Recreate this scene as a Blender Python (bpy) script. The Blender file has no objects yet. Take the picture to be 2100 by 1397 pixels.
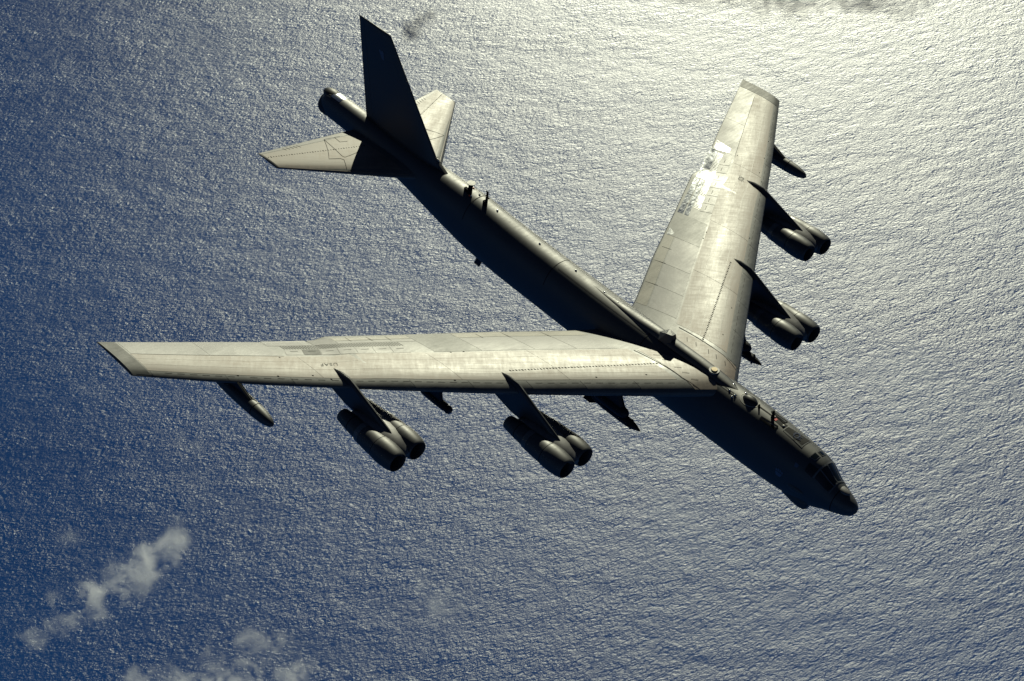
import bpy, bmesh, math, random
from mathutils import Matrix, Vector
random.seed(7)
D=bpy.data; SC=bpy.context.scene; COL=SC.collection

# ---------------- frame of the place ----------------
# The aircraft flies slightly nose-up and banked; these are measured in its own axes
# (x aft, y starboard, z up): where the camera plane is, how it looks, where the sun stands.
CAM_R=((-0.66435397,-0.74038067,0.10232429),(-0.5143295,0.35353099,-0.78133284),(0.54230893,-0.57170997,-0.61566934))  # right, down, forward
CAM_P=Vector((-38.53003507,70.94395629,69.24583029))
LENS=64.10
SUN_AZ,SUN_EL=math.radians(-46.0),math.radians(27.0)      # in aircraft axes
UP_AC=Vector((.0657,.0631,.9958)).normalized()               # true vertical in aircraft axes
ALT=2500.0   # the camera is the origin of the scene; the sea lies this far below it
s_ac=Vector((math.cos(SUN_EL)*math.cos(SUN_AZ),math.cos(SUN_EL)*math.sin(SUN_AZ),math.sin(SUN_EL)))
Zw=UP_AC; Yw=(s_ac-Zw*s_ac.dot(Zw)).normalized(); Xw=Yw.cross(Zw)
W3=Matrix((Xw,Yw,Zw))                                      # aircraft axes -> world axes (world +Y points under the sun)
AC=Matrix.Translation(-(W3@CAM_P))@W3.to_4x4()
sun_w=W3@s_ac; sun_elev=math.asin(sun_w.z)

cam=D.cameras.new('camera'); co=D.objects.new('camera',cam); COL.objects.link(co)
r,d,f=[W3@Vector(v) for v in CAM_R]
r.normalize(); f=(f-r*f.dot(r)).normalized(); u=r.cross(f)
m=Matrix((r,u,-f)).transposed().to_4x4(); m.translation=Vector((0,0,0)); co.matrix_world=m
cam.lens=LENS; cam.sensor_width=36; cam.sensor_fit='HORIZONTAL'; cam.clip_start=1; cam.clip_end=200000
SC.camera=co

w=D.worlds.new('World'); SC.world=w; w.use_nodes=True; nt=w.node_tree
bg=nt.nodes['Background']; sky=nt.nodes.new('ShaderNodeTexSky'); sky.sky_type='NISHITA'; sky.sun_disc=False
sky.sun_elevation=sun_elev; sky.sun_rotation=0.0; sky.altitude=8500; sky.dust_density=.4; sky.air_density=.6; sky.ozone_density=1.5
nt.links.new(sky.outputs[0],bg.inputs[0]); bg.inputs[1].default_value=0.05
sl=D.lights.new('sun','SUN'); sl.energy=5.0; sl.angle=math.radians(.5); sl.color=(1,.99,.74)
so=D.objects.new('sun',sl); COL.objects.link(so); so.rotation_euler=sun_w.to_track_quat('Z','Y').to_euler(); so.location=(0,0,500)
vs=SC.view_settings; vs.view_transform='Standard'; vs.look='None'; vs.exposure=-0.40; vs.gamma=1; vs.use_curve_mapping=False
SC.cycles.max_bounces=8; SC.cycles.volume_step_rate=.6; SC.cycles.volume_max_steps=256; SC.cycles.use_denoising=True
SC.cycles.volume_bounces=5

# ---------------- materials ----------------
def newmat(name):
    m=D.materials.new(name); m.use_nodes=True; t=m.node_tree
    return m,t,t.nodes['Principled BSDF']
def N(t,typ,**k):
    n=t.nodes.new(typ)
    for a,b in k.items(): setattr(n,a,b)
    return n
def mathn(t,op,a,b=None,c=None,clamp=False):
    n=N(t,'ShaderNodeMath',operation=op,use_clamp=clamp)
    for i,v in enumerate((a,b,c)):
        if v is None: continue
        if isinstance(v,(int,float)): n.inputs[i].default_value=v
        else: t.links.new(v,n.inputs[i])
    return n.outputs[0]
def noise(t,vec,scale,detail=3,rough=.55,stretch=None,lac=2.0):
    if stretch:
        mp=N(t,'ShaderNodeMapping'); mp.inputs['Scale'].default_value=stretch
        t.links.new(vec,mp.inputs[0]); vec=mp.outputs[0]
    n=N(t,'ShaderNodeTexNoise'); n.inputs['Scale'].default_value=scale; n.inputs['Detail'].default_value=detail; n.inputs['Roughness'].default_value=rough
    n.inputs['Lacunarity'].default_value=lac
    t.links.new(vec,n.inputs['Vector']); return n.outputs[0]
def ramp(t,fac,stops):
    n=N(t,'ShaderNodeValToRGB'); cr=n.color_ramp
    while len(cr.elements)<len(stops): cr.elements.new(.5)
    for e,(p,c) in zip(cr.elements,stops): e.position=p; e.color=(*c,1) if len(c)==3 else c
    t.links.new(fac,n.inputs[0]); return n.outputs[0]
def paint(name,colour,rough=.42,mottle=.25,spec=.5,tint=None,rnd=.12,bump=.007,streak=(1,1,1),metal=0.0,rot=0,bscale=1.3):
    m,t,p=newmat(name)
    tc=N(t,'ShaderNodeTexCoord'); v=tc.outputs['Object']
    if rot:
        mp=N(t,'ShaderNodeMapping'); mp.inputs['Rotation'].default_value=(0,0,math.radians(rot)); t.links.new(v,mp.inputs[0]); v=mp.outputs[0]
    n1=noise(t,v,.55,5,.6,streak); n2=noise(t,v,7,4,.65,streak); n3=noise(t,v,2.2,4,.6,(2.5,.5,1))
    oi=N(t,'ShaderNodeObjectInfo')
    f=mathn(t,'ADD',mathn(t,'MULTIPLY',n1,.5),mathn(t,'ADD',mathn(t,'MULTIPLY',n2,.2),mathn(t,'MULTIPLY',n3,.3)))
    lo=[c*(1-mottle) for c in colour]; hi=[c*(1+mottle) for c in (tint or colour)]
    c=ramp(t,f,[(.38,lo),(.5,colour),(.62,hi)])
    k=mathn(t,'ADD',mathn(t,'MULTIPLY',oi.outputs['Random'],2*rnd),1-rnd)
    mx=N(t,'ShaderNodeVectorMath',operation='SCALE'); t.links.new(c,mx.inputs[0]); t.links.new(k,mx.inputs['Scale'])
    t.links.new(mx.outputs[0],p.inputs['Base Color'])
    r=mathn(t,'ADD',mathn(t,'MULTIPLY',mathn(t,'SUBTRACT',f,.5),.5),rough,clamp=True); t.links.new(r,p.inputs['Roughness'])
    p.inputs['Specular IOR Level'].default_value=spec; p.inputs['Metallic'].default_value=metal
    b=N(t,'ShaderNodeBump'); b.inputs['Strength'].default_value=1; b.inputs['Distance'].default_value=bump
    t.links.new(noise(t,v,bscale,4,.55,streak),b.inputs['Height']); t.links.new(b.outputs[0],p.inputs['Normal'])
    return m
M={}
M['grey']=paint('gunship_grey_paint',(.036,.038,.040),.52,.2,.9)
M['grey_dark']=paint('dark_grey_paint',(.015,.016,.018),.5,.2,.4)
M['slatgrey']=paint('slat_grey',(.06,.062,.065),.6,.1,.3)
M['skin']=paint('weathered_wing_skin',(.18,.143,.118),.49,.25,.6,tint=(.21,.16,.125),rnd=.05,streak=(.3,1.5,1),rot=-53)
M['skin_port']=paint('weathered_port_wing_skin',(.18,.143,.118),.50,.25,.5,tint=(.21,.16,.125),rnd=.05,streak=(.3,1.5,1),rot=53)
M['flap_mid']=paint('plain_grey_flap',(.105,.11,.108),.50,.12,.55,rnd=.02)
M['flap']=paint('pale_flap_grey',(.137,.134,.138),.47,.2,.6,rnd=.08)
M['lead']=paint('leading_edge_grey',(.10,.103,.103),.46,.2,.6,rnd=.05)
M['tip']=paint('tip_cap_grey',(.05,.053,.056),.55,.12,.4,rnd=.02)
M['strip']=paint('pale_edge_strip',(.22,.205,.17),.45,.2,.6,rnd=.15)
M['metal']=paint('worn_bare_metal',(.55,.56,.56),.26,.25,.5,rnd=.1,bump=.03,metal=.9)
M['satin']=paint('satin_grey',(.11,.115,.12),.33,.2,.6)
M['seam']=paint('dark_seam_line',(.012,.012,.014),.7,.1,.2)
M['slot']=paint('dark_slot',(.006,.006,.008),.8,.1,.1)
M['print']=paint('black_stencil_print',(.015,.015,.018),.6,.1,.3)
M['decal']=paint('faint_blue_emblem_print',(.11,.15,.22),.6,.2,.4)
M['gold']=paint('gold_beacon_lens',(.55,.36,.08),.3,.1,.6)
M['red']=paint('red_marking',(.55,.03,.03),.4,.1,.5)
M['orange']=paint('orange_marker',(.8,.13,.03),.4,.1,.5)
M['white']=paint('worn_white_edge',(.5,.48,.42),.35,.1,.5)
M['buckled']=paint('buckled_bare_metal',(.62,.64,.66),.19,.15,.5,rnd=.05,metal=1.0,bump=.034,bscale=.75)
M['polish']=paint('polished_metal',(.75,.76,.74),.16,.1,.5,metal=1.0,bump=.002)
def glassmat():
    m,t,p=newmat('tinted_cockpit_glass'); p.inputs['Base Color'].default_value=(.008,.012,.014,1); p.inputs['Roughness'].default_value=.06
    p.inputs['Specular IOR Level'].default_value=.6; p.inputs['Coat Weight'].default_value=.5; p.inputs['Coat Roughness'].default_value=.03
    return m
M['glass']=glassmat()
# ---- aircraft surfaces: x runs aft from the nose, y to starboard, z up (metres) ----
def lerp(a,b,t): return a+(b-a)*t
def interp(t,x):
    if x<=t[0][0]: return list(t[0][1:])
    for i in range(len(t)-1):
        if x<=t[i+1][0]:
            x0,x1=t[i][0],t[i+1][0]; u=(x-x0)/(x1-x0)
            p0=t[i-1] if i>0 else t[i]; p3=t[i+2] if i+2<len(t) else t[i+1]
            out=[]
            for k in range(1,len(t[0])):
                a,b=t[i][k],t[i+1][k]
                # monotone-ish hermite
                d=(b-a)/(x1-x0)
                dl=(a-p0[k])/(x0-p0[0]) if x0!=p0[0] else d
                dr=(p3[k]-b)/(p3[0]-x1) if p3[0]!=x1 else d
                m0=0 if dl*d<=0 else 2*dl*d/(dl+d)
                m1=0 if dr*d<=0 else 2*dr*d/(dr+d)
                h=x1-x0
                out.append((2*u**3-3*u*u+1)*a+(u**3-2*u*u+u)*h*m0+(-2*u**3+3*u*u)*b+(u**3-u*u)*h*m1)
            return out
    return list(t[-1][1:])
# x, zc, a, b, n
FUS=[(0.0,-.82,.02,.02,2.0),(.03,-.82,.14,.14,2.0),(.12,-.82,.30,.30,2.0),(.35,-.83,.48,.50,2.0),(.87,-.84,.70,.72,2.0),(1.5,-.82,.88,.95,2.05),(1.9,-.80,.99,1.11,2.1),(2.7,-.70,1.21,1.55,2.15),
 (3.3,-.66,1.31,1.70,2.15),(4.2,-.66,1.40,1.83,2.2),(5.0,-.66,1.44,1.92,2.2),(6.4,-.64,1.50,2.01,2.2),(8.5,-.60,1.54,2.06,2.25),(14.,-.59,1.54,2.06,2.25),(20,-.55,1.54,2.03,2.25),(26,-.42,1.52,2.03,2.25),
 (30,-.30,1.50,2.06,2.25),(33,-.10,1.46,2.06,2.25),(35.8,.10,1.36,1.84,2.2),(38.2,.33,1.24,1.60,2.2),(40.7,.54,1.09,1.37,2.2),(44,.76,.95,1.16,2.2),(47,.93,.88,1.02,2.2),(49.2,.97,.84,.97,2.2),(49.75,.97,.74,.86,2.2),(49.95,.97,.5,.6,2.2)]
def fus(x,th,off=0.0):
    zc,a,b,n=interp(FUS,x)
    c,s=math.cos(th),math.sin(th)
    f=lambda v: math.copysign(abs(v)**(2.0/n),v)
    return (x,(a+off)*f(c),zc+(b+off)*f(s))
LEX=[(0,9.95),(7,15.21),(14.3,20.7),(22.2,26.65),(28.2,31.36)]
TEX=[(0,19.6),(1.5,20.35),(2.86,21.1),(7.3,23.85),(11.7,26.3),(15.9,28.72),(16.3,28.92),(17.3,28.98),(17.6,29.12),(21.87,31.6),(28.2,35.1)]
LEZ=[(0,.99),(1.5,.96),(5,.87),(11,.78),(17.5,.88),(24,1.08),(28.2,1.32)]
TEZ=[(0,-.05),(1.5,-.03),(5,.02),(11,.22),(17.5,.47),(24,.95),(28.2,1.33)]
TC=[(0,.135),(6,.13),(14,.11),(28.2,.085)]
def lin(t,x):
    if x<=t[0][0]: return t[0][1]
    for i in range(len(t)-1):
        if x<=t[i+1][0]: return lerp(t[i][1],t[i+1][1],(x-t[i][0])/(t[i+1][0]-t[i][0]))
    return t[-1][1]
def foil(c,t):
    c=min(max(c,0),1)
    return 5*t*(.2969*math.sqrt(c)-.126*c-.3516*c*c+.2843*c**3-.1036*c**4)
def wing(side,y,c,upper=True,off=0.0):
    lx,tx=lin(LEX,y),lin(TEX,y); ch=tx-lx
    zl=interp(LEZ,y)[0]; zt=interp(TEZ,y)[0]; t=lin(TC,y)
    th=foil(c,t)*ch; cam=.06*t/.12*c*(1-c)*ch*.7
    z=lerp(zl,zt,c)+cam+(th+off if upper else -th*.8-off)
    return (lx+c*ch,side*y,z)
TER=[(7.3,23.85),(28.2,35.1)]
def wref(side,y,c,off=0.0):
    """outer wing point with c measured against the straight trailing edge line"""
    lx,tx=lin(LEX,y),lin(TEX,y); tr=TER[0][1]+(y-7.3)*.5383
    return wing(side,y,c*(tr-lx)/(tx-lx),True,off)
# stabilizer
def stab(side,y,c,upper=True,off=0.0):
    u=(y-1.0)/7.0
    lx=lerp(38.45,45.07,u); tx=lerp(45.85,47.24,u); zz=lerp(.95,.68,u); ch=tx-lx
    th=foil(c,.085)*ch
    return (lx+c*ch,side*y,zz+(th+off if upper else -th-off))
# fin: h 0..1
def fin(side,h,c,off=0.0):
    z=lerp(1.7,9.26,h); lx=lerp(37.25,43.5,h); tx=lerp(45.45,46.9,h); ch=tx-lx
    th=foil(c,lerp(.085,.07,h))*ch
    return (lx+c*ch,side*(th+off),z)
# ---------------- object helpers ----------------
def mesh_obj(name,verts,faces,mat,parent=None,smooth=False,label=None,kind=None,auto=None):
    me=D.meshes.new(name); me.from_pydata([tuple(v) for v in verts],[],faces); me.update()
    bm=bmesh.new(); bm.from_mesh(me); bmesh.ops.remove_doubles(bm,verts=bm.verts,dist=1e-5); bmesh.ops.recalc_face_normals(bm,faces=bm.faces); bm.to_mesh(me); bm.free()
    if smooth: me.polygons.foreach_set('use_smooth',[True]*len(me.polygons))
    if auto: 
        me.polygons.foreach_set('use_smooth',[True]*len(me.polygons)); me.set_sharp_from_angle(angle=math.radians(auto))
    me.materials.append(mat)
    o=D.objects.new(name,me); COL.objects.link(o)
    if parent: o.parent=parent
    if label: o['label']=label
    if kind: o['kind']=kind
    return o
def loft(rings,cap=True,closed=True):
    n=len(rings[0]); V=[p for r in rings for p in r]; F=[]
    for i in range(len(rings)-1):
        for j in range(n if closed else n-1):
            k=(j+1)%n; F.append((i*n+j,i*n+k,(i+1)*n+k,(i+1)*n+j))
    if cap: F.append(tuple(range(n))); F.append(tuple(range(len(V)-n,len(V))))
    return V,F
def grid(fn,us,vs,off=.010,low=-.02):
    """proud plate on a surface: fn(u,v,off); skirt all round."""
    nu,nv=len(us),len(vs); V=[fn(a,b,off) for a in us for b in vs]; F=[]
    for i in range(nu-1):
        for j in range(nv-1):
            F.append((i*nv+j,(i+1)*nv+j,(i+1)*nv+j+1,i*nv+j+1))
    edge=[(i,0) for i in range(nu)]+[(nu-1,j) for j in range(1,nv)]+[(i,nv-1) for i in range(nu-2,-1,-1)]+[(0,j) for j in range(nv-2,0,-1)]
    b=len(V); V+=[fn(us[i],vs[j],low) for i,j in edge]; n=len(edge)
    for k in range(n):
        i,j=edge[k]; i2,j2=edge[(k+1)%n]
        F.append((i*nv+j,i2*nv+j2,b+(k+1)%n,b+k))
    return V,F
def linsp(a,b,n): return [a+(b-a)*i/(n-1) for i in range(n)]
def quadpatch(fn,c4,nu=6,nv=6,off=.012,low=-.02):
    """c4: four (u,v) corners in order round the patch"""
    (a,b,c,d)=c4
    def g(s,t,o):
        u=lerp(lerp(a[0],b[0],s),lerp(d[0],c[0],s),t); v=lerp(lerp(a[1],b[1],s),lerp(d[1],c[1],s),t)
        return fn(u,v,o)
    return grid(g,linsp(0,1,nu),linsp(0,1,nv),off,low)
def strip(fn,pts,width,off=.014,step=.5):
    """narrow raised line following surface points (u,v) of fn"""
    P=[]
    for (a,b) in zip(pts[:-1],pts[1:]):
        p0,p1=Vector(fn(*a,off)),Vector(fn(*b,off)); n=max(1,int((p1-p0).length/step))
        for i in range(n): P.append((lerp(a[0],b[0],i/n),lerp(a[1],b[1],i/n)))
    P.append(pts[-1]); V=[];F=[]
    Q=[Vector(fn(*p,off)) for p in P]
    for i,q in enumerate(Q):
        d=(Q[min(i+1,len(Q)-1)]-Q[max(i-1,0)]).normalized()
        e=1e-3; u,v=P[i]
        du=Vector(fn(u+e,v,off))-q; dv=Vector(fn(u,v+e,off))-q; nn=du.cross(dv).normalized(); s=d.cross(nn)*width/2
        V+=[q+s,q-s]
        if i: F.append((2*i-2,2*i-1,2*i+1,2*i))
    return V,F
def join(parts):
    V=[];F=[]
    for v,f in parts:
        b=len(V); V+=list(v); F+=[tuple(i+b for i in q) for q in f]
    return V,F
def lathe(prof,c,n=28,axis='x',sy=1,sz=1):
    """prof: (s,r) along +x from centre c"""
    rings=[[(c[0]+s,c[1]+sy*r_*math.cos(a),c[2]+sz*r_*math.sin(a)) for a in [2*math.pi*i/n for i in range(n)]] for s,r_ in prof]
    return loft(rings)
def prism(poly,y0,t,inset=.0,taper=None):
    """side-view outline (x,z) at lateral y0 with a knife-edged thickness t"""
    cx=sum(p[0] for p in poly)/len(poly); cz=sum(p[1] for p in poly)/len(poly); k=1-inset
    a=[(cx+(x-cx)*k,y0-t/2,cz+(z-cz)*k) for x,z in poly]; m=[(x,y0,z) for x,z in poly]; b=[(cx+(x-cx)*k,y0+t/2,cz+(z-cz)*k) for x,z in poly]
    return loft([a,m,b])
def box(c,s,rot=None):
    V=[];
    for i in (-1,1):
        for j in (-1,1):
            for k in (-1,1):
                p=Vector((i*s[0]/2,j*s[1]/2,k*s[2]/2))
                if rot: p=rot@p
                V.append(Vector(c)+p)
    return V,[(0,1,3,2),(4,6,7,5),(0,4,5,1),(2,3,7,6),(0,2,6,4),(1,5,7,3)]
def cyl(p0,p1,r0,r1,n=12):
    p0,p1=Vector(p0),Vector(p1); d=(p1-p0).normalized(); a=d.orthogonal().normalized(); b=d.cross(a)
    return loft([[p0+(a*math.cos(t)+b*math.sin(t))*r0 for t in [2*math.pi*i/n for i in range(n)]],[p1+(a*math.cos(t)+b*math.sin(t))*r1 for t in [2*math.pi*i/n for i in range(n)]]])
def ellipsoid(c,s,n=20,m=12):
    rings=[[(c[0]+s[0]*math.cos(ph),c[1]+s[1]*math.sin(ph)*math.cos(a),c[2]+s[2]*math.sin(ph)*math.sin(a)) for a in [2*math.pi*i/n for i in range(n)]] for ph in [math.pi*(j+.02)/(m+.04) for j in range(m+1)]]
    return loft(rings)
def thing(name,label,cat,group=None):
    o=D.objects.new(name,None); COL.objects.link(o); o['label']=label; o['category']=cat
    if group:o['group']=group
    o.empty_display_size=1
    return o
rad=math.radians

# ---------------- sea ----------------
def water():
    m,t,p=newmat('open_ocean'); out=t.nodes['Material Output']; t.nodes.remove(p)
    g=N(t,'ShaderNodeNewGeometry'); v=g.outputs['Position']
    rot=N(t,'ShaderNodeMapping'); rot.inputs['Rotation'].default_value=(0,0,rad(WAVE_ROT)); t.links.new(v,rot.inputs[0]); v2=rot.outputs[0]
    a=noise(t,v2,1/32.,2,.5,(.5,1.0,1)); b=noise(t,v2,1/11.5,3,.62,(.5,1.0,1)); c=noise(t,v2,1/5.,2,.55,(.65,1,1))
    big=noise(t,v,1/900.,4,.55,(.5,1.2,1)); med=noise(t,v,1/160.,3,.6,(.6,1.1,1))
    bb=mathn(t,'ABSOLUTE',mathn(t,'SUBTRACT',b,.5)); bb=mathn(t,'SUBTRACT',.5,mathn(t,'POWER',mathn(t,'MULTIPLY',bb,2),.8))
    h=mathn(t,'ADD',mathn(t,'MULTIPLY',a,SEA_A),mathn(t,'ADD',mathn(t,'MULTIPLY',bb,SEA_B),mathn(t,'MULTIPLY',c,SEA_C)))
    h=mathn(t,'MULTIPLY',h,mathn(t,'ADD',mathn(t,'MULTIPLY',med,1.5),.25))
    bn=N(t,'ShaderNodeBump'); bn.inputs['Strength'].default_value=1; bn.inputs['Distance'].default_value=1.0
    t.links.new(h,bn.inputs['Height'])
    df=N(t,'ShaderNodeBsdfDiffuse'); c=ramp(t,big,[(.3,(.006,.046,.20)),(.7,(.010,.062,.245))]); t.links.new(c,df.inputs['Color'])
    gl=N(t,'ShaderNodeBsdfAnisotropic'); gl.distribution='BECKMANN'; gl.inputs['Color'].default_value=(1,1,1,1); t.links.new(bn.outputs[0],gl.inputs['Normal'])
    r=mathn(t,'ADD',mathn(t,'MULTIPLY',mathn(t,'SUBTRACT',big,.5),.10),SEA_R); t.links.new(r,gl.inputs['Roughness'])
    fr=N(t,'ShaderNodeFresnel'); fr.inputs['IOR'].default_value=1.32; t.links.new(bn.outputs[0],fr.inputs['Normal'])
    mx=N(t,'ShaderNodeMixShader'); t.links.new(fr.outputs[0],mx.inputs[0]); t.links.new(df.outputs[0],mx.inputs[1]); t.links.new(gl.outputs[0],mx.inputs[2]); t.links.new(mx.outputs[0],out.inputs['Surface'])
    return m
WAVE_ROT=-38; SEA_A,SEA_B,SEA_C=2.9,1.7,.9; SEA_R=.44
S=60000
o=mesh_obj('water',[(-S,-S,-ALT),(S,-S,-ALT),(S,S,-ALT),(-S,S,-ALT)],[(0,1,2,3)],water(),kind='structure')

# ---------------- the bomber ----------------
plane=thing('bomber_aircraft','large dark grey eight-engined swept-wing bomber with tall fin flying over the sea','aircraft')
plane.matrix_world=AC

xs=[0,.01,.03,.07,.12,.2,.35,.6,.87,1.15,1.5,1.9,2.2,2.45,2.7,2.95,3.3,3.7,4.2,4.6,5,5.7,6.4,7.4,8.5]+linsp(9.5,46,38)+linsp(47,49.2,4)+[49.5,49.75,49.87,49.95]
NS=56
rings=[[fus(x,2*math.pi*i/NS) for i in range(NS)] for x in xs]
body=mesh_obj('fuselage',*loft(rings),M['grey'],plane,smooth=True)
def fpatch(name,c4,mat,off=.015,parent=None,**k):
    fn=lambda x,th,o: fus(x,rad(th),o)
    return mesh_obj(name,*quadpatch(fn,c4,6,8,off),mat,parent or body,auto=40,**k)
ffn=lambda x,th,o: fus(x,rad(th),o)
# cockpit glazing: front panes, quarter panes, side panes, roof panes
for c4 in ([(1.62,70),(1.72,88.5),(2.66,88.5),(2.66,66)],[(1.72,91.5),(1.62,110),(2.66,114),(2.66,91.5)],
           [(1.62,67.5),(1.75,40),(2.70,40),(2.68,63.5)],[(1.75,140),(1.62,112.5),(2.68,116.5),(2.70,140)]):
    fpatch('windscreen_pane',c4,M['glass'],.02)
for c4 in ([(2.80,62),(2.85,36),(3.40,38),(3.40,60)],[(2.85,144),(2.80,118),(3.40,120),(3.40,142)]):
    fpatch('side_pane',c4,M['glass'],.02)
for c4 in ([(3.30,74),(3.30,89),(3.62,89),(3.62,73)],[(3.28,98),(3.28,109),(3.56,108.5),(3.56,98)]):
    fpatch('roof_frame',[(c4[0][0]-.05,c4[0][1]-2),(c4[1][0]-.05,c4[1][1]+2),(c4[2][0]+.05,c4[2][1]+2),(c4[3][0]+.05,c4[3][1]-2)],M['satin'],.02)
    fpatch('roof_pane',c4,M['glass'],.032)
mesh_obj('windscreen_frame',*join([strip(ffn,[(2.73,38),(2.72,90),(2.73,142)],.10,.035,.15),strip(ffn,[(1.62,142),(1.62,110),(1.70,90),(1.62,70),(1.62,38)],.08,.034,.15),
    strip(ffn,[(1.66,90),(2.72,90)],.06,.036,.15),strip(ffn,[(1.6,69),(2.7,65)],.07,.037,.15),strip(ffn,[(1.6,111),(2.7,115)],.07,.037,.15)]),M['satin'],body)
# nose: radome joint, ridge coloured pale to stand in for sunlit nose before the windscreen
mesh_obj('radome_seam',*strip(ffn,[(1.28,a) for a in range(0,361,10)],.05,.008,.3),M['seam'],body)
V,F=ellipsoid((1.35,-.04,-.06),(.62,.30,.14)); mesh_obj('nose_ridge',V,F,M['flap'],body,smooth=True)
# chin turrets
for sy in (-1,1):
    prof=[(0,.05),(.05,.30),(.2,.42),(.55,.47),(1.1,.44),(1.8,.34),(2.6,.12),(2.75,.03)]
    ch=mesh_obj('chin_turret',*lathe(prof,(2.75,sy*.62,-2.02),20,sz=1.15),M['grey'],body,auto=50)
    mesh_obj('sensor_window',*ellipsoid((2.79,sy*.62,-2.0),(.08,.26,.26)),M['glass'],ch,smooth=True)
for y in (-1,1):   # bulged electronic blisters on the nose sides
    V,F=ellipsoid((3.7,y*1.22,-1.0),(.75,.20,.26)); mesh_obj('side_blister',V,F,M['grey'],body,smooth=True)
# refuelling receptacle with open slipway doors
slip=[(6.90,86),(6.90,94),(5.98,97),(5.98,84)]
fpatch('slipway',slip,M['seam'],.010)
rec=fpatch('refuelling_receptacle',[(4.48,80.5),(4.48,107),(5.90,95.5),(5.88,83)],M['seam'],.014)
import itertools
rr=[(5.15+.17*math.cos(a),91+6.6*math.sin(a)) for a in linsp(0,2*math.pi,17)]
mesh_obj('nozzle_ring',*strip(ffn,rr,.07,.05,.2),M['polish'],rec)
mesh_obj('fitting',*join([strip(ffn,[(5.4,88),(4.8,95)],.03,.04,.2),strip(ffn,[(4.9,84),(4.85,99)],.03,.035,.2),strip(ffn,[(5.45,93),(5.2,96)],.05,.04,.2),strip(ffn,[(5.0,86),(4.75,88)],.06,.04,.2)]),M['polish'],rec)
mesh_obj('receptacle_rim',*strip(ffn,[(4.42,79),(4.42,109),(5.95,97),(5.95,81.5),(4.42,79)],.05,.03,.2),M['satin'],body)
for a,b in (((6.14,89),.09),((6.97,92),.09)):
    p=fus(a[0],rad(a[1]),.03); V,F=ellipsoid(p,(b,b,.05),12,6); mesh_obj('signal_lamp',V,F,M['white'],body,smooth=True)
fpatch('warning_stripe',[(6.70,86.5),(6.70,92.5),(6.86,92.5),(6.86,86.5)],M['red'],.022)
# hatches either side of the slipway, long recessed louvres
for pts in ([(7.50,67.5),(7.50,73.5),(6.32,79.5),(6.32,69.5)],[(7.42,97.5),(7.42,103),(6.28,107),(6.30,95)]):
    fpatch('hatch',pts,M['satin'],.018)
    (a,b,c,d)=pts
    mesh_obj('hatch_slot',*join([strip(ffn,[(lerp(a[0],d[0],s0),lerp(a[1],b[1],k)),(lerp(a[0],d[0],1),lerp(d[1],c[1],k))],.07,.030,.3) for k,s0 in ((.0,.05),(.33,.0),(.97,.0))]+[strip(ffn,[d,c],.06,.030,.3)]),M['slot'],body)
# spine fittings
mesh_obj('beacon_base',*cyl(fus(11.85,rad(90),.15),fus(11.85,rad(90),.26),.36,.33,24),M['satin'],body)
mesh_obj('beacon_lens',*cyl(fus(11.85,rad(90),.24),fus(11.85,rad(90),.33),.22,.19,20),M['gold'],body,auto=40)
V,F=ellipsoid((8.82,.02,1.36),(.56,.36,.34)); bl=mesh_obj('dorsal_blister',V,F,M['grey_dark'],body,smooth=True)
mesh_obj('blister_rim',*strip(ffn,[(8.84+.64*math.cos(a),89+16*math.sin(a)) for a in linsp(0,2*math.pi,25)],.05,.012,.2),M['white'],body)
mesh_obj('spine_strip',*strip(ffn,[(8.25,90),(7.0,91)],.09,.012,.3),M['seam'],body)
mesh_obj('blade_antenna',*prism([(8.2,1.38),(8.0,1.38),(8.06,1.66),(8.14,1.66)],.06,.05,.05),M['slot'],body)
mesh_obj('blade_antenna',*prism([(7.12,1.30),(6.82,1.30),(6.93,1.98),(7.02,1.98)],.10,.05,.05),M['slot'],body)
# raised spine tunnel over the wing
def tunnel(x,a,h,off=0):
    t0=interp(FUS,x); zt=t0[0]+t0[2]; return (x,-.06+(.50*math.copysign(abs(math.cos(a))**.8,math.cos(a)))*min(1,h/.12+.3),zt-.30+(.30+h+off)*abs(math.sin(a))**.8)
TN=[(9.9,.0),(10.4,.06),(11.0,.15),(11.8,.24),(13,.28),(15,.28),(16.6,.25),(18,.16),(20,.06),(22.5,.0)]
mesh_obj('spine_tunnel',*loft([[tunnel(x,math.pi*i/16,h) for i in range(17)]+[(x,-.06,interp(FUS,x)[0]+1.2)] for x,h in TN]),M['grey'],body,auto=50)
# faceted antenna housing on the spine above the wing
z0=1.5; pk=[(15.28,-.34,z0),(15.20,.30,z0),(16.05,.50,z0),(16.62,.10,z0),(16.1,-.42,z0)]; tp=[(15.40,-.26,2.02),(15.34,.14,2.12),(15.70,.26,2.10),(16.52,.05,1.66),(16.0,-.36,1.98)]
mesh_obj('antenna_housing',*loft([[Vector(p) for p in pk],[Vector(p) for p in tp]]),M['grey'],body)
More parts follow.
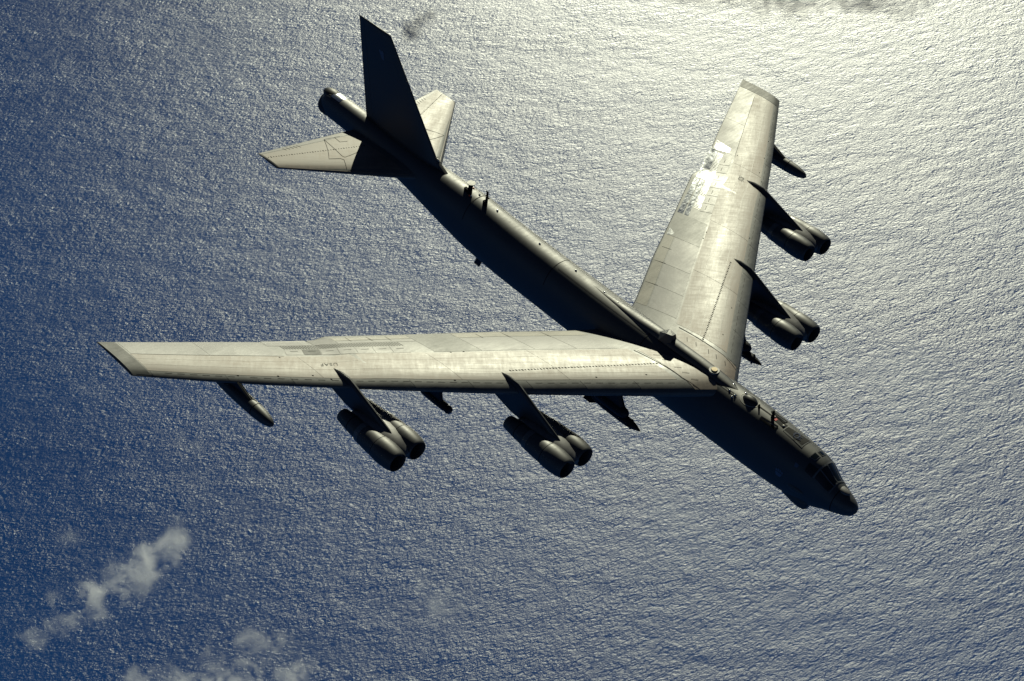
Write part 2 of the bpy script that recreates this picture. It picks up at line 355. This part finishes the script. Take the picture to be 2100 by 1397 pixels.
# aft spine antennas; backlit shade is put into their near-black colour
ma=mesh_obj('mushroom_antenna',*cyl((34.25,.18,1.62),(34.15,.18,2.72),.20,.13,14),M['slot'],body,auto=40)
mesh_obj('antenna_cap',*lathe([(-.001,.02)],(0,0,0),4) if False else cyl((34.15,.18,2.70),(34.15,.18,2.76),.29,.30,24),M['grey'],ma)
for c_,s_ in (((34.1,.30,2.1),(.30,.16,.30)),((34.5,.20,1.9),(.34,.2,.5))): mesh_obj('antenna_bracket',*box(c_,s_),M['slot'],ma)
V,F=ellipsoid((33.95,.42,1.95),(.07,.07,.07),10,6); mesh_obj('marker_lamp',V,F,M['orange'],ma,smooth=True)
mb=mesh_obj('mast_antenna',*cyl((32.6,.15,1.55),(32.55,.15,2.9),.12,.07,10),M['slot'],body,auto=40)
for c_,s_ in (((32.62,.25,1.95),(.22,.18,.55)),((32.45,.15,2.5),(.2,.06,.08)),((32.62,.15,2.9),(.14,.05,.10))): mesh_obj('mast_bracket',*box(c_,s_),M['slot'],mb)
V,F=ellipsoid(fus(34.45,rad(103),.02),(.09,.06,.05),10,6); mesh_obj('marker_lamp',V,F,M['red'],body,smooth=True)
for x,a in ((31.65,91),(27.5,92),(24.1,93),(21.45,92.5),(20.2,92),(18.8,92),(33.85,78),(33.6,95),(10.9,93),(10.4,95),(10.2,79),(9.7,77),(9.4,97),(12.9,92),(9.75,70)):
    V,F=ellipsoid(fus(x,rad(a),.02),(.09,.06,.06),8,5); mesh_obj('lug',V,F,M['polish'],body,smooth=True)
for x in (16.85,25.3,33.4): mesh_obj('frame_seam',*strip(ffn,[(x,a) for a in range(20,161,7)],.045,.009,.4),M['seam'],body)
mesh_obj('spine_seam',*join([strip(ffn,[(x0,a),(x1,a)],.03,.007,.6) for x0,x1,a in ((9.5,15,75),(9.6,10.9,80),(17,25,70),(26,36,112),(17.5,24,118),(11.2,15,118))]),M['seam'],body)
# belly blade and tail fairings
mesh_obj('belly_blade',*prism([(32.2,-1.68),(31.6,-1.68),(31.95,-2.58),(32.5,-2.58)],.75,.06,.05),M['grey_dark'],body)
mesh_obj('tail_fairing',*ellipsoid((49.40,-.05,1.66),(.90,.50,.36)),M['grey_dark'],body,smooth=True)
mesh_obj('tail_fairing',*ellipsoid((49.75,.05,1.25),(.52,.60,.30)),M['grey_dark'],body,smooth=True)
fpatch('polished_tail_panel',[(48.05,64),(48.05,116),(49.05,116),(49.05,64)],M['polish'],.014)
fpatch('tail_grip_panel',[(49.1,66),(49.1,114),(49.7,112),(49.7,68)],M['seam'],.014)
tt=mesh_obj('tail_turret',*lathe([(-.6,.84),(0,.84),(.15,.78),(.32,.6),(.42,.30),(.44,.05)],(49.85,0,.80),24),M['grey_dark'],body,auto=50)
# crew emblems on the dark nose side
def fan_mark(name,x,th,kind):
    parts=[]
    if kind==0:
        for k,dx in enumerate((-.22,-.08,.06,.2)): parts.append(quadpatch(ffn,[(x+dx-.05,th+5+(1.5 if k in(1,2) else 0)),(x+dx+.05,th+5+(1.5 if k in (1,2) else 0)),(x+dx+.05,th+1),(x+dx-.05,th+1)],3,3,.012,.004))
        parts.append(quadpatch(ffn,[(x-.26,th),(x+.26,th),(x+.14,th-6),(x-.14,th-6)],3,3,.012,.004))
    else:
        parts.append(quadpatch(ffn,[(x-.14,th+4),(x+.14,th+4),(x+.10,th-5),(x-.10,th-4)],3,3,.012,.004))
    return mesh_obj(name,*join(parts),M['decal'],body)
fan_mark('emblem',4.8,2,0); fan_mark('emblem',3.95,37,1)

# ---- wings ----
def wxy(side,x,y,off=0.0):
    lx,tx=lin(LEX,y),lin(TEX,y); return wing(side,y,(x-lx)/(tx-lx),True,off)
FO=[(0,.59),(28.2,.60)]
for side in (1,-1):
    lab='starboard wing' if side>0 else 'port wing'
    SK=M['skin'] if side>0 else M['skin_port']
    ys=linsp(.05,27.9,64); cu=[(1-math.cos(math.pi*i/18))/2 for i in range(19)]
    ys=sorted(set([round(y,3) for y in ys]+[16.3,17.3,16.8]))
    rings=[]
    for y in ys+[28.1,28.2]:
        k=1 if y<28.0 else (.75 if y<28.15 else .12)
        mid=lambda c:(wing(side,y,c,True)[2]+wing(side,y,c,False)[2])/2
        up=[(p[0],p[1],mid(c)+(p[2]-mid(c))*k) for c in cu for p in [wing(side,y,c,True)]]
        lo=[(p[0],p[1],mid(c)+(p[2]-mid(c))*k) for c in cu[-2:0:-1] for p in [wing(side,y,c,False)]]
        rings.append(up+lo)
    wg=mesh_obj('wing',*loft(rings),M['lead'],plane,smooth=True,label=lab)
    fn=lambda y,c,o,side=side: wing(side,y,c,True,o)
    def plate(name,y0,y1,c0,c1,mat,gap=.018,off=.010,ny=None,nc=5,lab=None,par=None,d0=None,d1=None,F_=None):
        ch=lin(TEX,(y0+y1)/2)-lin(LEX,(y0+y1)/2); gc=gap/ch
        ny=ny or max(3,int((y1-y0)/.9)+2)
        q=[(y0+gap,c0+gc),(y1-gap,c0+gc),(y1-gap,c1-gc),(y0+gap,c1-gc)]
        if d0 is not None: q=[(y0+gap,c0+gc),(y1-gap,c0+gc),(y1-gap+d1,c1-gc),(y0+gap+d0,c1-gc)]
        return mesh_obj(name,*quadpatch(F_ or fn,q,ny,nc,off,-.03),mat,par or wg,smooth=False,auto=30,label=lab)
    fr_=lambda y,c,o,side=side: wref(side,y,c,o)
    # wing box skin planks: long spanwise planks inboard, broad sheets outboard
    for y0,y1 in ((2.2,7.4),(7.4,12.6),(12.6,19.2),(19.2,27.25)):
        cs=[.13,.22,.30,.38,.48,.59] if y0<8 else [.13,.30,.46,.60]
        for a,b in zip(cs[:-1],cs[1:]): plate('skin_panel',y0,y1,a,b,SK,.012 if side<0 else .008,.007)
    # leading edge sections
    le=[1.9,4.4,7.0,9.6,12.4,15.2,18.0,20.8,23.8,27.2]
    for a,b in zip(le[:-1],le[1:]): plate('leading_edge_panel',a,b,.012,.122,M['lead'],.012,.006,nc=7)
    # flaps, spoilers and trailing strip
    for a,b in ((2.6,4.7),(4.7,6.85),(6.85,9.6)): 
        plate('flap_panel',a,b,.605,.875,M['flap'],.016,.009)
        plate('trailing_strip',a,b,.885,.985,M['strip'],.016,.009,nc=3)
    plate('flap_panel',9.6,12.05,.605,.985,M['flap_mid'],.016,.009,lab='plain darker grey flap panel between the inner and outer flaps')
    mt=M['buckled'] if side<0 else M['flap']
    for a,b in ((12.05,14.2),(14.2,16.15)):
        plate('flap_panel',a,b,.848,.905,mt,.016,.009,nc=4,F_=fr_); plate('trailing_strip',a,b,.915,.985,mt if side<0 else M['strip'],.016,.009,nc=3,F_=fr_)
    plate('flap_panel',16.2,17.45,.848,.975,mt,.016,.009,F_=fr_)
    if side>0: plate('aileron_panel',17.5,19.9,.848,.98,mt,.016,.009,F_=fr_)
    else:
        plate('aileron_panel',17.5,19.9,.848,.98,mt,.016,.009,ny=12,F_=fr_)
        plate('bare_metal_strip',13.2,19.6,.757,.843,mt,.01,.003,ny=24,F_=fr_)
    for a,b in ((19.9,23.4),(23.4,27.2)): plate('aileron_panel',a,b,.605,.985,M['flap'],.010,.008)
    sp=linsp(13.25,19.6,8)
    for i,(a,b) in enumerate(zip(sp[:-1],sp[1:])):
        dk=(side>0 and i==5)
        s=plate('spoiler',a,b,.61,.752,M['tip'] if dk else M['flap'],.02,.014,d0=-.27,d1=-.27,F_=fr_,lab='darker grey spoiler panel' if dk else None)
        y=(a+b)/2; mesh_obj('spoiler_handle',*strip(fr_,[(y-.4,.70),(y+.0,.698)],.03,.022,.3),M['seam'],s)
    # comb of slanted vortex slats behind the spoilers
    n=44
    for i in range(n):
        y=lerp(13.12,19.25,i/(n-1))
        a=Vector(fr_(y,.838,.006)); b=Vector(fr_(y-.02,.762,.006)); d=b-a
        nn=Vector((0,0,1)); sdir=d.normalized().cross(nn).normalized()*.020
        V=[a+sdir,a-sdir,b-sdir,b+sdir]; V=[v-nn*.03 for v in V]+[v+nn*.006 for v in V]
        dk=side>0 and 34<=i<=40
        mesh_obj('vortex_slat',V,[(0,1,2,3),(4,5,6,7),(0,1,5,4),(1,2,6,5),(2,3,7,6),(3,0,4,7)],M['seam'] if dk else (M['slatgrey'] if side>0 else M['satin']),wg)
    # slots row ahead of the box, inboard: too small to pick apart
    parts=[]
    for i in range(50):
        y=lerp(1.9,9.75,i/49); c=lerp(.345,.262,i/49); ch=lin(TEX,y)-lin(LEX,y)
        h=(.07 if i%2 else .045)/ch
        parts.append(quadpatch(fn,[(y-.035,c-h),(y+.035,c-h),(y+.035,c+h),(y-.035,c+h)],2,2,.014,.0))
    mesh_obj('slot_row',*join(parts),M['slot'],wg,kind='stuff')
    # root fillet and its joint lines
    mesh_obj('fillet_seam',*join([strip(fn,[(2.0,.56),(1.95,.45),(1.9,.33),(1.85,.21),(1.85,.15),(1.6,.03)],.045,.016,.4)]),M['seam'],wg)
    fl=plate('root_fillet',.55,1.83,.03,.56,SK,.01,.012,nc=12)
    mesh_obj('fillet_latch',*join([strip(fn,[(1.2,c),(1.5,c+.012)],.03,.03,.3) for c in (.12,.2,.27,.38,.46)]),M['seam'],fl)
    # tip cap
    tc=plate('tip_cap',27.3,28.12,.004,.99,M['tip'],.0,.012,nc=14,ny=4)
    # faint rivet / joint runs
    parts=[]
    for a,b in ((2.5,9.5),(10.8,18.0),(18.6,23.),(23.4,26.8)):
        n=int((b-a)/.55)
        for i in range(n):
            y=a+(b-a)*i/n; parts.append(strip(fn,[(y,.092),(y+.33,.092)],.022,.012,.4))
    parts+= [strip(fn,[(y,.96),(y+.04,.86)],.03,.016,.3) for y in (4.7,6.85,8.3,13.2,14.2,15.3)]
    parts+= [strip(fn,[(a,.60),(b,.60)],.025,.014,.6) for a,b in ((19.8,26.9),)]
    mesh_obj('rivet_line',*join(parts),M['seam'],wg,kind='stuff')
    parts=[]
    for y,c in ((11.3,.59),(10.6,.6),(20.1,.57),(19.6,.17),(21.3,.14),(23.2,.12),(18.9,.11),(13,.12),(6,.16),(3.4,.19)):
        e=.035; ch=lin(TEX,y)-lin(LEX,y); parts.append(quadpatch(fn,[(y-e,c-e/ch),(y+e,c-e/ch),(y+e,c+e/ch),(y-e,c+e/ch)],2,2,.018,0))
    mesh_obj('drain_point',*join(parts),M['slot'],wg,kind='stuff')
    if side>0:
        # painted letters, read from the rear
        lx=lambda y,c:(lin(LEX,y)+c*(lin(TEX,y)-lin(LEX,y)),y)
        P0=Vector(lx(17.62,.448)); P1=Vector(lx(18.50,.430)); dr=(P1-P0).normalized(); up=Vector((-dr.y,dr.x)); 
        if up.x>0: up=-up
        cu_=D.curves.new('letters','FONT'); cu_.body='USAF'; cu_.size=1; cu_.space_character=1.12; to=D.objects.new('letters',cu_); COL.objects.link(to)
        dg=bpy.context.evaluated_depsgraph_get(); me=to.evaluated_get(dg).to_mesh(); vs_=[v.co.copy() for v in me.vertices]; fs_=[tuple(p.vertices) for p in me.polygons]
        D.objects.remove(to); mxx=max(v.x for v in vs_); mxy=max(v.y for v in vs_)
        Wd,Ht=1.02,.30; V=[]
        for v in vs_:
            q=P0+dr*(v.x/mxx*Wd)+up*(v.y/mxy*Ht); V.append(wxy(1,q.x,q.y,.018))
        mesh_obj('service_lettering',V,fs_,M['print'],wg)
    else:
        x0,y0=lin(LEX,18.0)+.416*(lin(TEX,18.0)-lin(LEX,18.0)),18.0
        ax=rad(35); R2=lambda px,py:(x0+px*math.cos(ax)-py*math.sin(ax), y0+px*math.sin(ax)+py*math.cos(ax))
        f2=lambda px,py,o:wxy(-1,*R2(px,py),.010+o)
        ring=[(.20*math.cos(a),.20*math.sin(a)) for a in linsp(0,2*math.pi,21)]
        star=[((.19 if i%2==0 else .08)*math.sin(i*math.pi/5),(.19 if i%2==0 else .08)*math.cos(i*math.pi/5)) for i in range(11)]
        parts=[strip(f2,ring,.03,.01,.1),strip(f2,star,.025,.012,.1)]
        for s in (-1,1): parts.append(strip(f2,[(s*.21,.07),(s*.40,.07),(s*.40,-.05),(s*.21,-.05)],.025,.011,.1))
        mesh_obj('star_insignia',*join(parts),M['print'],wg)
        # glare-catching buckled bare panels
        for a,b,c0,c1 in ((19.95,20.5,.70,.97),(9.75,10.0,.90,.975)): plate('bare_metal_patch',a,b,c0,c1,M['metal'],.03,.016,nc=5,d0=-.25,d1=.35)

# ---- engine pods, pylons, tanks ----
def nacelle(x0,y,z,side):
    out=[(0,.58),(.04,.62),(.14,.66),(.4,.72),(.9,.775),(1.35,.775),(1.62,.75),(1.66,.735),(2.2,.725),(2.9,.675),(3.3,.645),(3.34,.60),(3.9,.56),(4.6,.50),(5.1,.43),(5.15,.40),(4.8,.36),(4.4,.1)]
    ins=[(.9,.10),(.85,.50),(.4,.52),(.06,.55)]
    n=32; prof=ins+out
    V,F=loft([[(x0+s,y+r_*math.cos(a),z+r_*math.sin(a)) for a in [2*math.pi*i/n for i in range(n)]] for s,r_ in prof])
    nc=mesh_obj('engine_nacelle',V,F,M['grey'],plane,auto=35)
    mesh_obj('fan_hub',*lathe([(0,.01),(.08,.09),(.3,.16),(.36,.16)],(x0+.42,y,z),16),M['grey_dark'],nc,smooth=True)
    bl=[]
    for i in range(18):
        a=2*math.pi*i/18; ca,sa=math.cos(a),math.sin(a); t=.05
        q=[(x0+.62,.14,-t),(x0+.62,.51,-t*1.8),(x0+.74,.51,t*1.8),(x0+.74,.14,t)]
        V=[(x,y+r_*ca-k*sa,z+r_*sa+k*ca) for x,r_,k in q]; bl.append((V,[(0,1,2,3)]))
    mesh_obj('fan_blades',*join(bl),M['grey_dark'],nc)
    mesh_obj('polished_band',*lathe([(2.93,.677),(2.93,.684),(3.3,.655),(3.3,.62)],(x0,y,z),32),M['satin'],nc,smooth=False)
    parts=[lathe([(s-.018,r_),(s-.018,r_+.007),(s+.018,r_+.007),(s+.018,r_)],(x0,y,z),32) for s,r_ in ((1.64,.745),(4.1,.546))]
    for pt in parts: mesh_obj('cowl_seam',*pt,M['seam'],nc)
    return nc
for side in (1,-1):
    for y,tipx,tipz,wz,tops in ((10.27,14.14,-.34,1.0,(19.6,1.16)),(18.16,20.02,.08,1.1,(25.6,1.23))):
        inb=y<12
        x0=12.72 if inb else 18.55; zc=-1.05 if inb else -.70
        for dy in (-.80,.77): nacelle(x0-(.12 if dy>0 else 0),side*(y+dy),zc,side)
        lex=lin(LEX,y); 
        def wt(x): return wxy(1,x,y)[2]
        poly=[(tops[0],wt(tops[0])+.0),(lex+1.3,wt(lex+1.3)+.16),(lex+.35,wt(lex+.35)+.26),(lex-.35,wt(lex+.05)+.12),(tipx,zc+.74),(tipx+.1,zc+.5),(tipx+.6,zc-.1),(tipx+4.2,zc),(tipx+6.6,zc+.55),(tipx+6.2,wt(tops[0])-.6)]
        # pylon: sharp nose, fuller body
        k=[(x,z) for x,z in poly]
        mo=[(x,side*y,z) for x,z in k]
        cx=sum(p[0] for p in k)/len(k)+.6; cz=sum(p[1] for p in k)/len(k)
        def lay(f,s): return [(cx+(x-cx)*f,side*y+s,cz+(z-cz)*(f if z<wt(lex)-.3 else 1-(1-f)*.5)) for x,z in k]
        py=mesh_obj('engine_pylon',*loft([lay(.80,-.17),lay(.93,-.10),mo,lay(.93,.10),lay(.80,.17)]),M['grey'],plane,auto=25)
        # saddle between the two engines
        sx=[(tipx-1.45,.18,.22),(tipx-1.1,.28,.50),(tipx-.4,.40,.68),(tipx+.3,.48,.75),(tipx+1.3,.54,.77),(tipx+2.0,.5,.70),(tipx+2.8,.40,.5),(tipx+3.3,.3,.2)]
        rings=[]
        for x,hw,h in sx:
            rings.append([(x,side*y+hw*a,zc+h*b) for a,b in ((-.9,-.25),(-1.3,.5),(-1.1,.88),(-.6,.98),(0,1),(.6,.98),(1.1,.88),(1.3,.5),(.9,-.25),(0,-.4))])
        mesh_obj('pod_saddle',*loft(rings),M['flap'],plane,auto=50)
    # outer fuel tank
    tn=(24.29,side*23.4,.18); prof=[(0,.02),(.03,.08),(.15,.19),(.45,.30),(.9,.385),(1.5,.43),(2.4,.45),(3.6,.45),(4.6,.42),(5.6,.33),(6.3,.2),(6.8,.04)]
    tk=mesh_obj('fuel_tank',*lathe(prof,tn,26),M['grey'],plane,auto=60)
    mesh_obj('tank_seam',*lathe([(1.64,.435),(1.64,.445),(1.68,.447),(1.68,.437)],tn,26),M['seam'],tk)
    lx=lin(LEX,23.4)
    mesh_obj('tank_pylon',*prism([(26.1,.52),(lx+.1,1.15),(lx+2.6,1.2),(lx+2.8,.3),(26.4,.3)],side*23.4,.22,.06),M['grey_dark'],plane,auto=25)

# ---- tail ----
for side in (1,-1):
    cu=[(1-math.cos(math.pi*i/14))/2 for i in range(15)]; rings=[]
    for y in linsp(.4,7.9,16)+[7.98,8.0]:
        k=1 if y<7.95 else (.6 if y<7.99 else .1)
        zc=lerp(.95,.68,(y-1)/7)
        rings.append([(p[0],p[1],zc+(p[2]-zc)*k) for c in cu for p in [stab(side,y,c)]]+[(p[0],p[1],zc+(p[2]-zc)*k) for c in cu[-2:0:-1] for p in [stab(side,y,c,False)]])
    SK=M['skin'] if side>0 else M['skin_port']
    st=mesh_obj('tailplane',*loft(rings),M['lead'],plane,smooth=True,label='starboard tailplane' if side>0 else 'port tailplane')
    fn=lambda y,c,o,side=side: stab(side,y,c,True,o)
    mesh_obj('tailplane_skin',*quadpatch(fn,[(1.4,.03),(7.85,.03),(7.85,.885),(1.4,.90)],12,10,.006,-.01),SK,st,auto=30)
    mesh_obj('elevator',*quadpatch(fn,[(1.4,.915),(7.9,.90),(7.9,.99),(1.4,.99)],10,4,.008,-.01),M['flap'],st,auto=30)
    L=[[(3.33,.935),(4.64,.379),(3.99,.376),(3.90,.335),(4.49,.02),(4.05,.086)],[(3.33,.935),(3.72,.445),(3.66,.405),(2.4,.53)],[(3.33,.935),(2.2,.925)],[(2.59,.925),(2.7,.802),(2.22,.79)]]
    if side<0: L=[[(3.37,.387),(4.03,.075),(2.6,.27)],[(1.65,.084),(2.13,.01)],[(3.37,.387),(3.0,.6),(1.6,.9)]]
    mesh_obj('panel_outline',*join([strip(fn,l,.035,.014,.4) for l in L]),M['seam'],st)
    parts=[]
    for i in range(38):
        y=lerp(1.7,7.75,i/37); c=.64; ch=6.5-5*(y-1)/7; h=(.055 if i%4==0 else .028)/ch
        parts.append(quadpatch(fn,[(y-.028,c-h),(y+.028,c-h),(y+.028,c+h),(y-.028,c+h)],2,2,.013,0))
    mesh_obj('slot_row',*join(parts),M['slot'],st,kind='stuff')
    mesh_obj('hinge_mark',*join([strip(fn,[(y,.95),(y-.08,.85)],.028,.014,.3) for y in (5.3,5.55,5.8,6.05,6.3)]),M['seam'],st)
cu=[(1-math.cos(math.pi*i/14))/2 for i in range(15)]; rings=[]
for h in linsp(0,.99,16)+[1.0]:
    k=1 if h<.995 else .2
    rings.append([fin(1,h,c)[0:1]+(fin(1,h,c)[1]*k,)+fin(1,h,c)[2:3] for c in cu]+[(p[0],-p[1]*k,p[2]) for c in cu[-2:0:-1] for p in [fin(1,h,c)]])
fi=mesh_obj('tail_fin',*loft(rings),M['grey'],plane,smooth=True)
fnf=lambda h,c,o: fin(1,h,c,o)
mesh_obj('rudder',*quadpatch(fnf,[(.09,.90),(.97,.86),(.97,.985),(.09,.985)],10,4,.006,-.01),M['grey'],fi,auto=30)
mesh_obj('edge_strip',*strip(fnf,[(.675,.885),(.36,.893)],.035,.014,.5),M['flap'],fi)
# soft-edged squadron badge
parts=[]
for dh,dc,r_ in ((0,0,.20),(.022,.03,.13),(.026,-.035,.12),(-.022,.0,.15)):
    V=[fin(1,.773+dh,.443+dc,.010)]+[fin(1,.773+dh+r_*.13*math.sin(a),.443+dc+r_*.23*math.cos(a),.010+.001*len(parts)) for a in linsp(0,2*math.pi,13)[:-1]]
    parts.append((V,[(0,i+1,(i+1)%12+1) for i in range(12)]))
mesh_obj('squadron_emblem',*join(parts),M['decal'],fi)
def fbox(h0,h1,c0,c1): return quadpatch(fnf,[(h0,c0),(h0,c1),(h1,c1),(h1,c0)],3,3,.010,.0)
mesh_obj('fin_fillet',*prism([(36.3,1.72),(37.4,1.72),(38.0,2.6),(37.6,2.35)],0,.22,.1),M['grey'],plane)
mesh_obj('fin_hinge_cap',*ellipsoid((37.95,-.05,2.45),(.3,.10,.10)),M['white'],fi,smooth=True)

# ---- underwing stores: carried things, each its own ----
def store(name,label,cat,group=None):
    t=thing(name,label,cat,group); t.matrix_world=AC; return t
for side in (1,-1):
    y=side*5.43; w='starboard' if side>0 else 'port'
    lx=lin(LEX,5.43)
    mesh_obj('weapon_pylon',*prism([(13.9,.15),(lx+.2,.75),(lx+4.6,.7),(lx+4.8,-.35),(14.2,-.50),(13.6,-.30)],y,.42,.06),M['grey_dark'],plane,auto=25,label=w+' weapon pylon')
    b=store('bomb','slim pointed black bomb below the leading edge of the %s'%('long wing stretching to the left' if side>0 else 'wing rising to the top right'),'bomb')
    pr=[(0,.01),(.12,.07),(.5,.19),(.9,.27),(1.6,.30),(3.0,.30),(3.8,.24),(4.4,.12)]
    mesh_obj('bomb_body',*lathe(pr,(12.24,y,-.72),18),M['grey_dark'],b,auto=40)
    for a in (45,135,225,315):
        ca,sa=math.cos(rad(a)),math.sin(rad(a))
        V=[(15.7,y+ca*.2,-.72+sa*.2),(16.7,y+ca*.1,-.72+sa*.1),(16.8,y+ca*.5,-.72+sa*.5),(16.2,y+ca*.5,-.72+sa*.5)]
        V=V+[(p[0],p[1]-sa*.03,p[2]+ca*.03) for p in V]
        mesh_obj('tail_fin',V,[(0,1,2,3),(4,5,6,7),(0,1,5,4),(1,2,6,5),(2,3,7,6),(3,0,4,7)],M['grey_dark'],b)
    for a in (0,90,180,270):
        ca,sa=math.cos(rad(a+10)),math.sin(rad(a+10))
        V=[(12.85,y+ca*.15,-.72+sa*.15),(13.05,y+ca*.2,-.72+sa*.2),(13.08,y+ca*.36,-.72+sa*.36),(12.98,y+ca*.36,-.72+sa*.36)]
        V=V+[(p[0],p[1]-sa*.03,p[2]+ca*.03) for p in V]
        mesh_obj('canard',V,[(0,1,2,3),(4,5,6,7),(0,1,5,4),(1,2,6,5),(2,3,7,6),(3,0,4,7)],M['grey_dark'],b)
    c=store('bomb','blunt black bomb behind the pointed one under the %s'%('left-hand wing' if side>0 else 'upper right wing'),'bomb')
    pr=[(0,.03),(.06,.17),(.25,.30),(.6,.36),(2.4,.36),(3.1,.25),(3.5,.1)]
    mesh_obj('bomb_body',*lathe(pr,(13.35,y+side*.05,-.28),18),M['grey_dark'],c,auto=40)
    mesh_obj('tail_ring',*lathe([(3.3,.3),(3.3,.34),(3.7,.34),(3.7,.3)],(13.35,y+side*.05,-.28),16),M['grey_dark'],c)
tp=store('targeting_pod','small black sensor pod between the two engine pods of the left-hand wing','sensor pod')
PX=(19.99,13.63,-.60)
mesh_obj('pod_body',*lathe([(0,.05),(.03,.14),(.10,.22),(.25,.27),(.42,.22),(.52,.26),(1.2,.29),(2.4,.29),(2.9,.15)],PX,18),M['grey_dark'],tp,auto=40)
mesh_obj('pod_lens',*ellipsoid((PX[0]+.05,PX[1]+.06,PX[2]),(.08,.10,.10),12,8),M['glass'],tp,smooth=True)
mesh_obj('pod_pylon',*prism([(PX[0]+.75,PX[2]+.12),(PX[0]+1.0,.75),(PX[0]+4.6,.75),(PX[0]+4.4,PX[2]+.3),(PX[0]+2.8,PX[2]-.1)],PX[1],.26,.08),M['grey_dark'],plane,auto=25)
# ---------------- clouds low over the sea ----------------
def cloud_mat(puffs,dens,seed):
    """puffs: (x,y,z,rx,ry,rz) in object space; density falls off from each puff, broken up by noise"""
    m,t,p=newmat('cloud_vapour'); out=t.nodes['Material Output']; t.nodes.remove(p)
    tc=N(t,'ShaderNodeTexCoord'); v=tc.outputs['Object']; s=None
    for (x,y,z,rx,ry,rz) in puffs:
        a=N(t,'ShaderNodeVectorMath',operation='SUBTRACT'); t.links.new(v,a.inputs[0]); a.inputs[1].default_value=(x,y,z)
        b=N(t,'ShaderNodeVectorMath',operation='DIVIDE'); t.links.new(a.outputs[0],b.inputs[0]); b.inputs[1].default_value=(rx,ry,rz)
        l=N(t,'ShaderNodeVectorMath',operation='LENGTH'); t.links.new(b.outputs[0],l.inputs[0])
        k=mathn(t,'SUBTRACT',1.0,l.outputs['Value']); s=k if s is None else mathn(t,'MAXIMUM',s,k)
    off=N(t,'ShaderNodeVectorMath',operation='ADD'); t.links.new(v,off.inputs[0]); off.inputs[1].default_value=(seed*731.0,seed*97.0,seed*311.)
    n=noise(t,off.outputs[0],1/34.,7,.66); n.node.inputs['Distortion'].default_value=.35
    d=mathn(t,'ADD',mathn(t,'MULTIPLY',mathn(t,'MINIMUM',s,.55),1.3),mathn(t,'MULTIPLY',mathn(t,'SUBTRACT',n,.60),5.2))
    d=mathn(t,'MULTIPLY',mathn(t,'MAXIMUM',d,0.0),dens)
    d=mathn(t,'MULTIPLY',d,mathn(t,'GREATER_THAN',s,0.0))
    d=mathn(t,'MULTIPLY',d,mathn(t,'MULTIPLY',mathn(t,'MAXIMUM',s,0.0),2.2,clamp=True))
    pv=N(t,'ShaderNodeVolumePrincipled'); pv.inputs['Color'].default_value=(.93,.95,.97,1); pv.inputs['Anisotropy'].default_value=.35; t.links.new(d,pv.inputs['Density'])
    t.links.new(pv.outputs[0],out.inputs['Volume'])
    return m
def cloud(label,pos,puffs,dens,seed,group='small clouds low over the sea'):
    parts=[ellipsoid((x,y,z),(rx*1.02,ry*1.02,rz*1.02),12,8) for x,y,z,rx,ry,rz in puffs]
    o=mesh_obj('cloud',*join(parts),cloud_mat(puffs,dens,seed)); o.location=pos
    bm=bmesh.new(); bm.from_mesh(o.data); 
    r=bmesh.ops.convex_hull(bm,input=bm.verts); bmesh.ops.delete(bm,geom=[g for g in r['geom_interior'] if isinstance(g,bmesh.types.BMVert)],context='VERTS')
    bm.to_mesh(o.data); bm.free()
    o['label']=label; o['category']='cloud'; o['group']=group
    return o
DN=.062
cloud('brightest white puffy cloud over the dark blue sea at lower left',(-719,1700,-1800),[(0,0,0,58,46,34),(22,42,6,42,40,28),(-32,-32,0,40,34,24),(30,8,0,34,40,26)],DN,1)
cloud('soft white cloud just above and right of the brightest one',(-676,1768,-1800),[(8,8,0,36,44,24),(-22,-26,0,38,28,18),(14,-22,0,22,28,16)],DN*.8,2)
cloud('thin grey cloud below and left of the brightest one',(-773,1614,-1800),[(0,0,0,48,38,24),(-30,-34,0,38,26,16),(34,22,0,34,36,20),(-26,28,0,20,44,14)],DN*.6,3)
cloud('long ragged cloud bank cut by the bottom edge of the picture',(-518,1556,-1800),[(0,0,0,74,60,28),(-62,-20,0,62,50,24),(62,-10,0,48,66,26),(-10,52,0,74,38,14),(-120,-24,0,52,34,16),(40,60,0,40,30,12)],DN*.9,4)
cloud('small faint round cloud wisp left of the chain of clouds',(-815,1765,-1800),[(0,0,0,26,30,16),(28,-36,0,24,18,10)],DN*.16,5)
cloud('tiny faint cloud wisp above the chain of clouds',(-678,1825,-1800),[(0,0,0,20,26,14)],DN*.22,6)
cloud('faint lone cloud wisp below the middle of the picture',(-275,1716,-1800),[(0,0,0,38,40,18),(-30,30,0,30,30,12)],DN*.5,7)
cloud('barely visible cloud wisp beneath the left engine pod',(-691,1974,-1800),[(0,0,0,30,30,14),(-28,26,0,18,20,10)],DN*.30,8)
# larger clouds beyond the top of the picture; their shade falls on the sea inside it
cloud('small cloud beyond the top edge whose shadow dims a patch of sea',(-798,5995,-1800),[(0,0,0,60,90,50),(35,60,0,40,60,35)],.03,9,'clouds farther towards the sun')
cloud('broad cloud beyond the top edge shading the sea there',(250,6350,-1800),[(-260,0,0,260,120,70),(0,0,0,280,150,80),(260,0,0,260,120,70)],.022,10,'clouds farther towards the sun')
